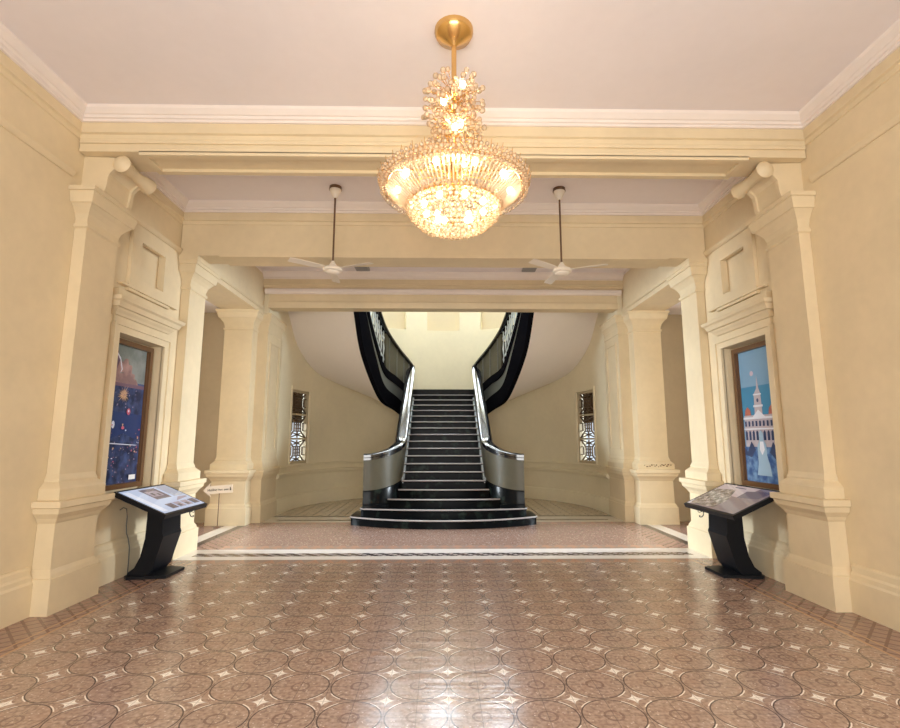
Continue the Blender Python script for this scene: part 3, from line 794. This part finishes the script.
def ribbon(mb, s, path, secs):
    """path [(x,y)], secs[i] = [(offset, z)...]; offset along plan normal"""
    nn = normals(path)
    mb.loft([[(s * (p[0] + n[0] * o), p[1] + n[1] * o, z) for o, z in sec] for p, n, sec in zip(path, nn, secs)])
    return mb
def railsec(z, w=.118, h=.10):
    return [(-w * .7, z - h), (-w, z - h * .75), (-w, z - h * .25), (-w * .8, z - .008), (-w * .4, z), (w * .4, z), (w * .8, z - .008), (w, z - h * .25), (w, z - h * .75), (w * .7, z - h)]
for s in (-1, 1):
    # soffit slab of the upper flight
    m_ = MB()
    m_.loft([[(s * p[0], p[1], p[2] + .02), (s * q[0], q[1], q[2]), (s * q[0], q[1], q[2] + .22), (s * p[0], p[1], p[2] + .3)] for p, q in zip(upt, qot)])
    m_.build('flight_soffit', M['soffit'], ST, smooth=50)
    for k in range(14):
        i0, i1 = 4 * k, 4 * k + 4
        zt = 3.1 + RI * (k + 1)
        ring = lambda zo: [(s * p[0], p[1], p[2] + .25 if zo is None else zo) for p in upt[i0:i1 + 1]] + [(s * q[0], q[1], q[2] + .18 if zo is None else zo) for q in reversed(qot[i0:i1 + 1])]
        MB().loft([ring(None), ring(zt)]).build('step', M['black'], ST)
    # upper balustrade
    bal = MB()
    pa = [(p[0], p[1]) for p in upt]
    ribbon(bal, s, pa, [[(-.05, p[2] - .02), (.06, p[2] - .02), (.06, p[2] + p[4]), (-.05, p[2] + p[4])] for p in upt])
    bal = bal.build('upper_balustrade', M['blackm'], ST, smooth=50); bal['label'] = 'black curved stringer with grey panel and iron grille'
    ribbon(MB(), s, pa, [[(-.045, p[2] + p[4]), (.045, p[2] + p[4]), (.045, p[2] + p[4] + p[5]), (-.045, p[2] + p[4] + p[5])] for p in upt]).build('fascia', M['stone2'], bal, smooth=50)
    zb2 = [p[2] + p[4] + p[5] for p in upt]
    bh = [min(.22, (p[3] - z) * .25) for p, z in zip(upt, zb2)]
    ribbon(MB(), s, pa, [[(-.06, z), (.07, z), (.07, z + b), (-.06, z + b)] for z, b in zip(zb2, bh)]).build('base_rail', M['blackm'], bal, smooth=50)
    n0 = 24
    ribbon(MB(), s, pa[:n0], [[(-.05, z + b), (.05, z + b), (.05, p[3] - .085), (-.05, p[3] - .085)] for z, b, p in list(zip(zb2, bh, upt))[:n0]]).build('panel', M['panel'], bal, smooth=50)
    for i in range(6, n0 - 1, 5):
        q = upt[i]; z0 = zb2[i] + bh[i]
        nn = normals(pa)[i]
        for oo in (-.055, .055):
            c = (s * (q[0] + nn[0] * oo), q[1] + nn[1] * oo)
            MB().box(c[0] - .012, c[0] + .012, c[1] - .012, c[1] + .012, z0, q[3] - .085).build('panel_rib', M['stone2'], bal)
    gi = range(n0, NS + 1, 2)
    for i in gi:
        q = upt[i]; z0 = zb2[i] + bh[i] - .01; z1 = q[3] - .08
        m_ = MB()
        h = z1 - z0
        m_.lathe([(.016, 0), (.016, h * .15), (.03, h * .2), (.012, h * .3), (.035, h * .5), (.012, h * .7), (.03, h * .8), (.016, h * .85), (.016, h)], (s * q[0], q[1], z0), 8)
        m_.build('baluster', M['ironpale'], bal, smooth=40)
    pp = [upt[i] for i in range(n0, NS + 1)]
    for fr_ in (.25, .75):
        m_ = MB()
        ribbon(m_, s, [(p[0], p[1]) for p in pp], [[(-.02, z + b + (p[3] - .085 - z - b) * fr_ - .015), (.02, z + b + (p[3] - .085 - z - b) * fr_ - .015), (.02, z + b + (p[3] - .085 - z - b) * fr_ + .015), (-.02, z + b + (p[3] - .085 - z - b) * fr_ + .015)] for p, z, b in list(zip(upt, zb2, bh))[n0:]])
        m_.build('grille_bar', M['ironpale'], bal, smooth=50)
    # lower balustrade: outward curl at the foot, straight flight, easing into the upper one
    lo = []
    for i in range(15):
        t = R(90) * i / 14
        f = i / 14; e = f * f * (3 - 2 * f) * .5 + f * f * .5
        lo.append((1.60 - .66 * math.sin(t), 11.15 - .75 * math.cos(t), 1.38 + .27 * e, .66 + .20 * e, .33))
    for i in range(1, 23):
        y = 11.15 + (14.5 - 11.15) * i / 22
        n_ = (y - D0) / TR * RI
        lo.append((.94, y, min(n_ + .73 + .12 * max(0, (i - 12) / 10) ** 2, 3.76), n_ - .06, n_ - .34))
    path = [(p[0], p[1]) for p in lo]
    b = MB(); ribbon(b, s, path, [[(-.07, p[3]), (.07, p[3]), (.07, p[2] - .085), (-.07, p[2] - .085)] for p in lo])
    b = b.build('lower_balustrade', M['panel'], ST, smooth=50); b['label'] = 'solid grey stone balustrade curling outwards at its foot'
    m_ = MB(); ribbon(m_, s, path, [[(-.085, p[4]), (.085, p[4]), (.085, p[3] - .03), (.075, p[3]), (-.075, p[3]), (-.085, p[3] - .03)] for p in lo]).build('base', M['black'], b, smooth=35)
    m_ = MB(); ribbon(m_, s, path[:16], [[(-.105, p[4] - .004), (.105, p[4] - .004), (.105, p[4] + .05), (.085, p[4] + .07), (-.085, p[4] + .07), (-.105, p[4] + .05)] for p in lo[:16]]).build('plinth', M['black'], b, smooth=35)
    full = lo + [(p[0], p[1], p[3]) for p in upt]
    fp = [(p[0], p[1]) for p in full]
    ribbon(MB(), s, fp, [railsec(p[2]) for p in full]).build('handrail', M['rail'], b, smooth=50)
    ribbon(MB(), s, fp[:37], [[(-.10, p[2] - .13), (.10, p[2] - .13), (.10, p[2] - .085), (-.10, p[2] - .085)] for p in full[:37]]).build('rail_moulding', M['rail'], b, smooth=40)
    ribbon(MB(), s, path[12:], [[(-.108, p[3] - .07), (-.06, p[3] - .07), (-.06, p[3] + .035), (-.098, p[3] + .035), (-.108, p[3] + .02)] for p in lo[12:]]).build('inner_sheen_strip', M['edge_sheen'], b, smooth=40)  # strip paints the reflected light along the inner edge
    # stringer wall closing the flight's flank down to the floor
    pts = [(11.1, 0.0), (14.9, 0.0), (14.9, 2.85), (14.5, 2.60), (11.1, .56)]
    MB().prism([(s * .885, y, z) for y, z in pts], (s * .11, 0, 0)).build('flank_wall', M['apse'], ST)

# ------------------------------------------------------------------ chandelier
CC = Vector((.05, 4.0, 0))
CH = thing('chandelier', (.05, 4.0, 5.21), 'large gilt crystal chandelier with lit bulbs, rods and glass balls', 'chandelier')
MB().lathe([(.17, 5.21), (.17, 5.18), (.15, 5.14), (.07, 5.10), (.03, 5.06), (.02, 5.05)], CC).build('ceiling_rose', M['brass'], CH, smooth=40)
MB().lathe([(.022, 5.06), (.022, 3.72)], CC, 12).build('stem', M['brass'], CH, smooth=40)
def ring_tube(r, z, t, n=48):
    rings = []
    for i in range(n + 1):
        a = 2 * PI * i / n
        rings.append([(CC.x + (r + t * math.cos(2 * PI * k / 8)) * math.cos(a), CC.y + (r + t * math.cos(2 * PI * k / 8)) * math.sin(a), z + t * math.sin(2 * PI * k / 8)) for k in range(8)])
    mb = MB(); mb.loft(rings, cap=False); bmesh.ops.remove_doubles(mb.bm, verts=mb.bm.verts, dist=1e-5); return mb
for r_, z_, t_ in ((.56, 3.735, .012), (.375, 3.575, .012), (.30, 3.80, .01)): ring_tube(r_, z_, t_).build('frame_ring', M['brass'], CH, smooth=60)
m_ = MB()
for k in range(12):
    a = 2 * PI * k / 12; c_, s_ = math.cos(a), math.sin(a)
    m_.tube([(CC.x + .02 * c_, CC.y + .02 * s_, 3.86), (CC.x + .30 * c_, CC.y + .30 * s_, 3.81), (CC.x + .56 * c_, CC.y + .56 * s_, 3.735)], .007)
    m_.tube([(CC.x + .02 * c_, CC.y + .02 * s_, 3.76), (CC.x + .2 * c_, CC.y + .2 * s_, 3.66), (CC.x + .375 * c_, CC.y + .375 * s_, 3.575)], .006)
m_.build('frame_arm', M['brass'], CH)
# rods from the rim to the bowl
rod0 = None
NR = 90
for k in range(NR):
    a = 2 * PI * k / NR; c_, s_ = math.cos(a), math.sin(a)
    if rod0 is None:
        m_ = MB(); m_.tube([(CC.x + .555, CC.y, 3.715), (CC.x + .39, CC.y, 3.580)], .0088, 6)
        rod0 = m_.build('crystal_rod', M['rod'], None); rod0.data.transform(Matrix.Translation(-CC)); o = rod0
    else:
        o = rod0.copy(); COL.objects.link(o)
    o.location = CC; o.rotation_euler = (0, 0, a); adopt(o, CH)
# glass balls
ballm = MB(); ballm.sphere((0, 0, 0), 1.0, 2); ball0 = ballm.build('crystal_ball', M['crystal'], None, smooth=180); bmesh_ball = ball0.data
balls = []
def rimrow(r, z, n, ph, br): 
    for k in range(n):
        a = 2 * PI * (k + ph) / n; balls.append((CC.x + r * math.cos(a), CC.y + r * math.sin(a), z + random.uniform(-.004, .004), br))
rimrow(.575, 3.725, 92, 0, .0175); rimrow(.60, 3.755, 92, .5, .019); rimrow(.622, 3.775, 88, .2, .0165); rimrow(.56, 3.785, 84, .3, .018); rimrow(.60, 3.695, 90, .1, .0155)
rimrow(.50, 3.80, 70, .2, .018); rimrow(.43, 3.82, 60, .4, .018); rimrow(.36, 3.845, 50, .1, .018); rimrow(.29, 3.865, 40, .2, .018)
# bowl
for j in range(11):
    f = j / 10; ph = R(2 + 86 * f)
    rr_ = .385 * math.cos(ph); z = 3.585 - .24 * math.sin(ph)
    n = max(1, int(2 * PI * rr_ / .046))
    for k in range(n):
        a = 2 * PI * (k + .5 * (j % 2)) / n
        balls.append((CC.x + rr_ * math.cos(a), CC.y + rr_ * math.sin(a), z + random.uniform(-.006, .006), random.uniform(.019, .023)))
balls.append((CC.x, CC.y, 3.325, .018))
rimrow(.34, 3.60, 44, 0, .018); rimrow(.29, 3.62, 36, .4, .018)
# upper column of balls on spikes
spk = MB()
nb0 = len(balls)
for k in range(300):
    z = 3.88 + .80 * (k / 300) + random.uniform(-.01, .01); a = k * 2.39996
    rr_ = random.choice((.10, .15, .19, .215, .23)) * (1.0 + (.15 if z > 4.25 else -.05))
    x, y = CC.x + rr_ * math.cos(a), CC.y + rr_ * math.sin(a)
    balls.append((x, y, z, random.uniform(.021, .026)))
    spk.tube([(CC.x + .02 * math.cos(a), CC.y + .02 * math.sin(a), z - .03), (x, y, z)], .003, 4)
for k in range(120):
    a = 2 * PI * k / 120; q = .57 + .05 * (k % 3) / 2
    spk.tube([(CC.x + q * math.cos(a), CC.y + q * math.sin(a), 3.74), (CC.x + (q + .02) * math.cos(a), CC.y + (q + .02) * math.sin(a), 3.815)], .0022, 4)
spk.build('spike', M['brass'], CH)['kind'] = 'stuff'
cam_p = Vector((-.05, 0, 1.65))
order = sorted(range(len(balls)), key=lambda i: ((Vector(balls[i][:3]) - cam_p).length) / balls[i][3])
own = set(order[:100])
rest = bmesh.new(); first = True
for i, (x, y, z, br) in enumerate(balls):
    if i in own:
        if first: o = ball0; first = False
        else: o = ball0.copy(); COL.objects.link(o)
        o.location = (x, y, z); o.scale = (br,) * 3; adopt(o, CH)
    else:
        bmesh.ops.create_icosphere(rest, subdivisions=2, radius=br, matrix=Matrix.Translation((x, y, z)))
me = bpy.data.meshes.new('crystal_balls'); rest.to_mesh(me); rest.free(); me.materials.append(M['crystal'])
for p_ in me.polygons: p_.use_smooth = True
o = bpy.data.objects.new('crystal_balls', me); COL.objects.link(o); adopt(o, CH); o['kind'] = 'stuff'
bulbs = [(.26 * math.cos(2 * PI * k / 8 + .3), .26 * math.sin(2 * PI * k / 8 + .3), 3.56) for k in range(8)] + [(.13, 0, 3.46), (-.13, 0, 3.46)]
bulbs += [(.47 * math.cos(2 * PI * k / 10), .47 * math.sin(2 * PI * k / 10), 3.715) for k in range(10)]
bulbs += [(.09 * math.cos(2.4 * k), .09 * math.sin(2.4 * k), 3.95 + .14 * k) for k in range(6)]
b0 = None
for x, y, z in bulbs:
    if b0 is None:
        m_ = MB(); m_.lathe([(.004, -.032), (.014, -.026), (.024, -.008), (.026, .004), (.020, .02), (.008, .029), (.002, .030)], (0, 0, 0), 12); b0 = m_.build('bulb', M['bulb'], None, smooth=60); o = b0
    else: o = b0.copy(); COL.objects.link(o)
    o.location = (CC.x + x, CC.y + y, z); adopt(o, CH)

# ------------------------------------------------------------------ daylight and camera
def area(name, loc, rot, sx, sy, power, col):
    l = bpy.data.lights.new(name, 'AREA'); l.shape = 'RECTANGLE'; l.size = sx; l.size_y = sy; l.energy = power; l.color = col
    o = bpy.data.objects.new(name, l); COL.objects.link(o); o.location = loc; o.rotation_euler = rot
    return o
DAY = (.82, .92, 1.0)
area('daylight_aisle_left', (-18, 9.1, 4.3), (0, R(-90), 0), 3.0, 6.0, 9500, DAY)
area('daylight_aisle_right', (18, 9.1, 4.3), (0, R(90), 0), 3.0, 6.0, 9500, DAY)
area('daylight_entrance', (0, -1.9, 1.95), (R(90), 0, 0), 4.4, 3.7, 380, (1, .97, .92))

w = bpy.data.worlds.new('sky'); S.world = w; w.use_nodes = True
bg = w.node_tree.nodes['Background']; bg.inputs[0].default_value = (.80, .90, 1.0, 1); bg.inputs[1].default_value = 1.1

cam = bpy.data.cameras.new('camera'); co = bpy.data.objects.new('camera', cam); COL.objects.link(co)
F, YH, CX, H = 510.0, 440.0, -.05, 1.65
th = math.atan((YH - 364) / F); psi = math.atan(8.5 / (F / math.cos(th)))
cam.sensor_width = 36; cam.lens = F / 900 * 36; cam.clip_start = .05
co.location = (CX, 0, H); co.rotation_euler = (R(90) + th, 0, -psi)
S.camera = co
S.cycles.transparent_max_bounces = 24; S.cycles.diffuse_bounces = 10; S.cycles.max_bounces = 16
S.view_settings.view_transform = 'Standard'; S.view_settings.look = 'None'; S.view_settings.gamma = 1; S.view_settings.use_curve_mapping = False
S.view_settings.exposure = 0.06
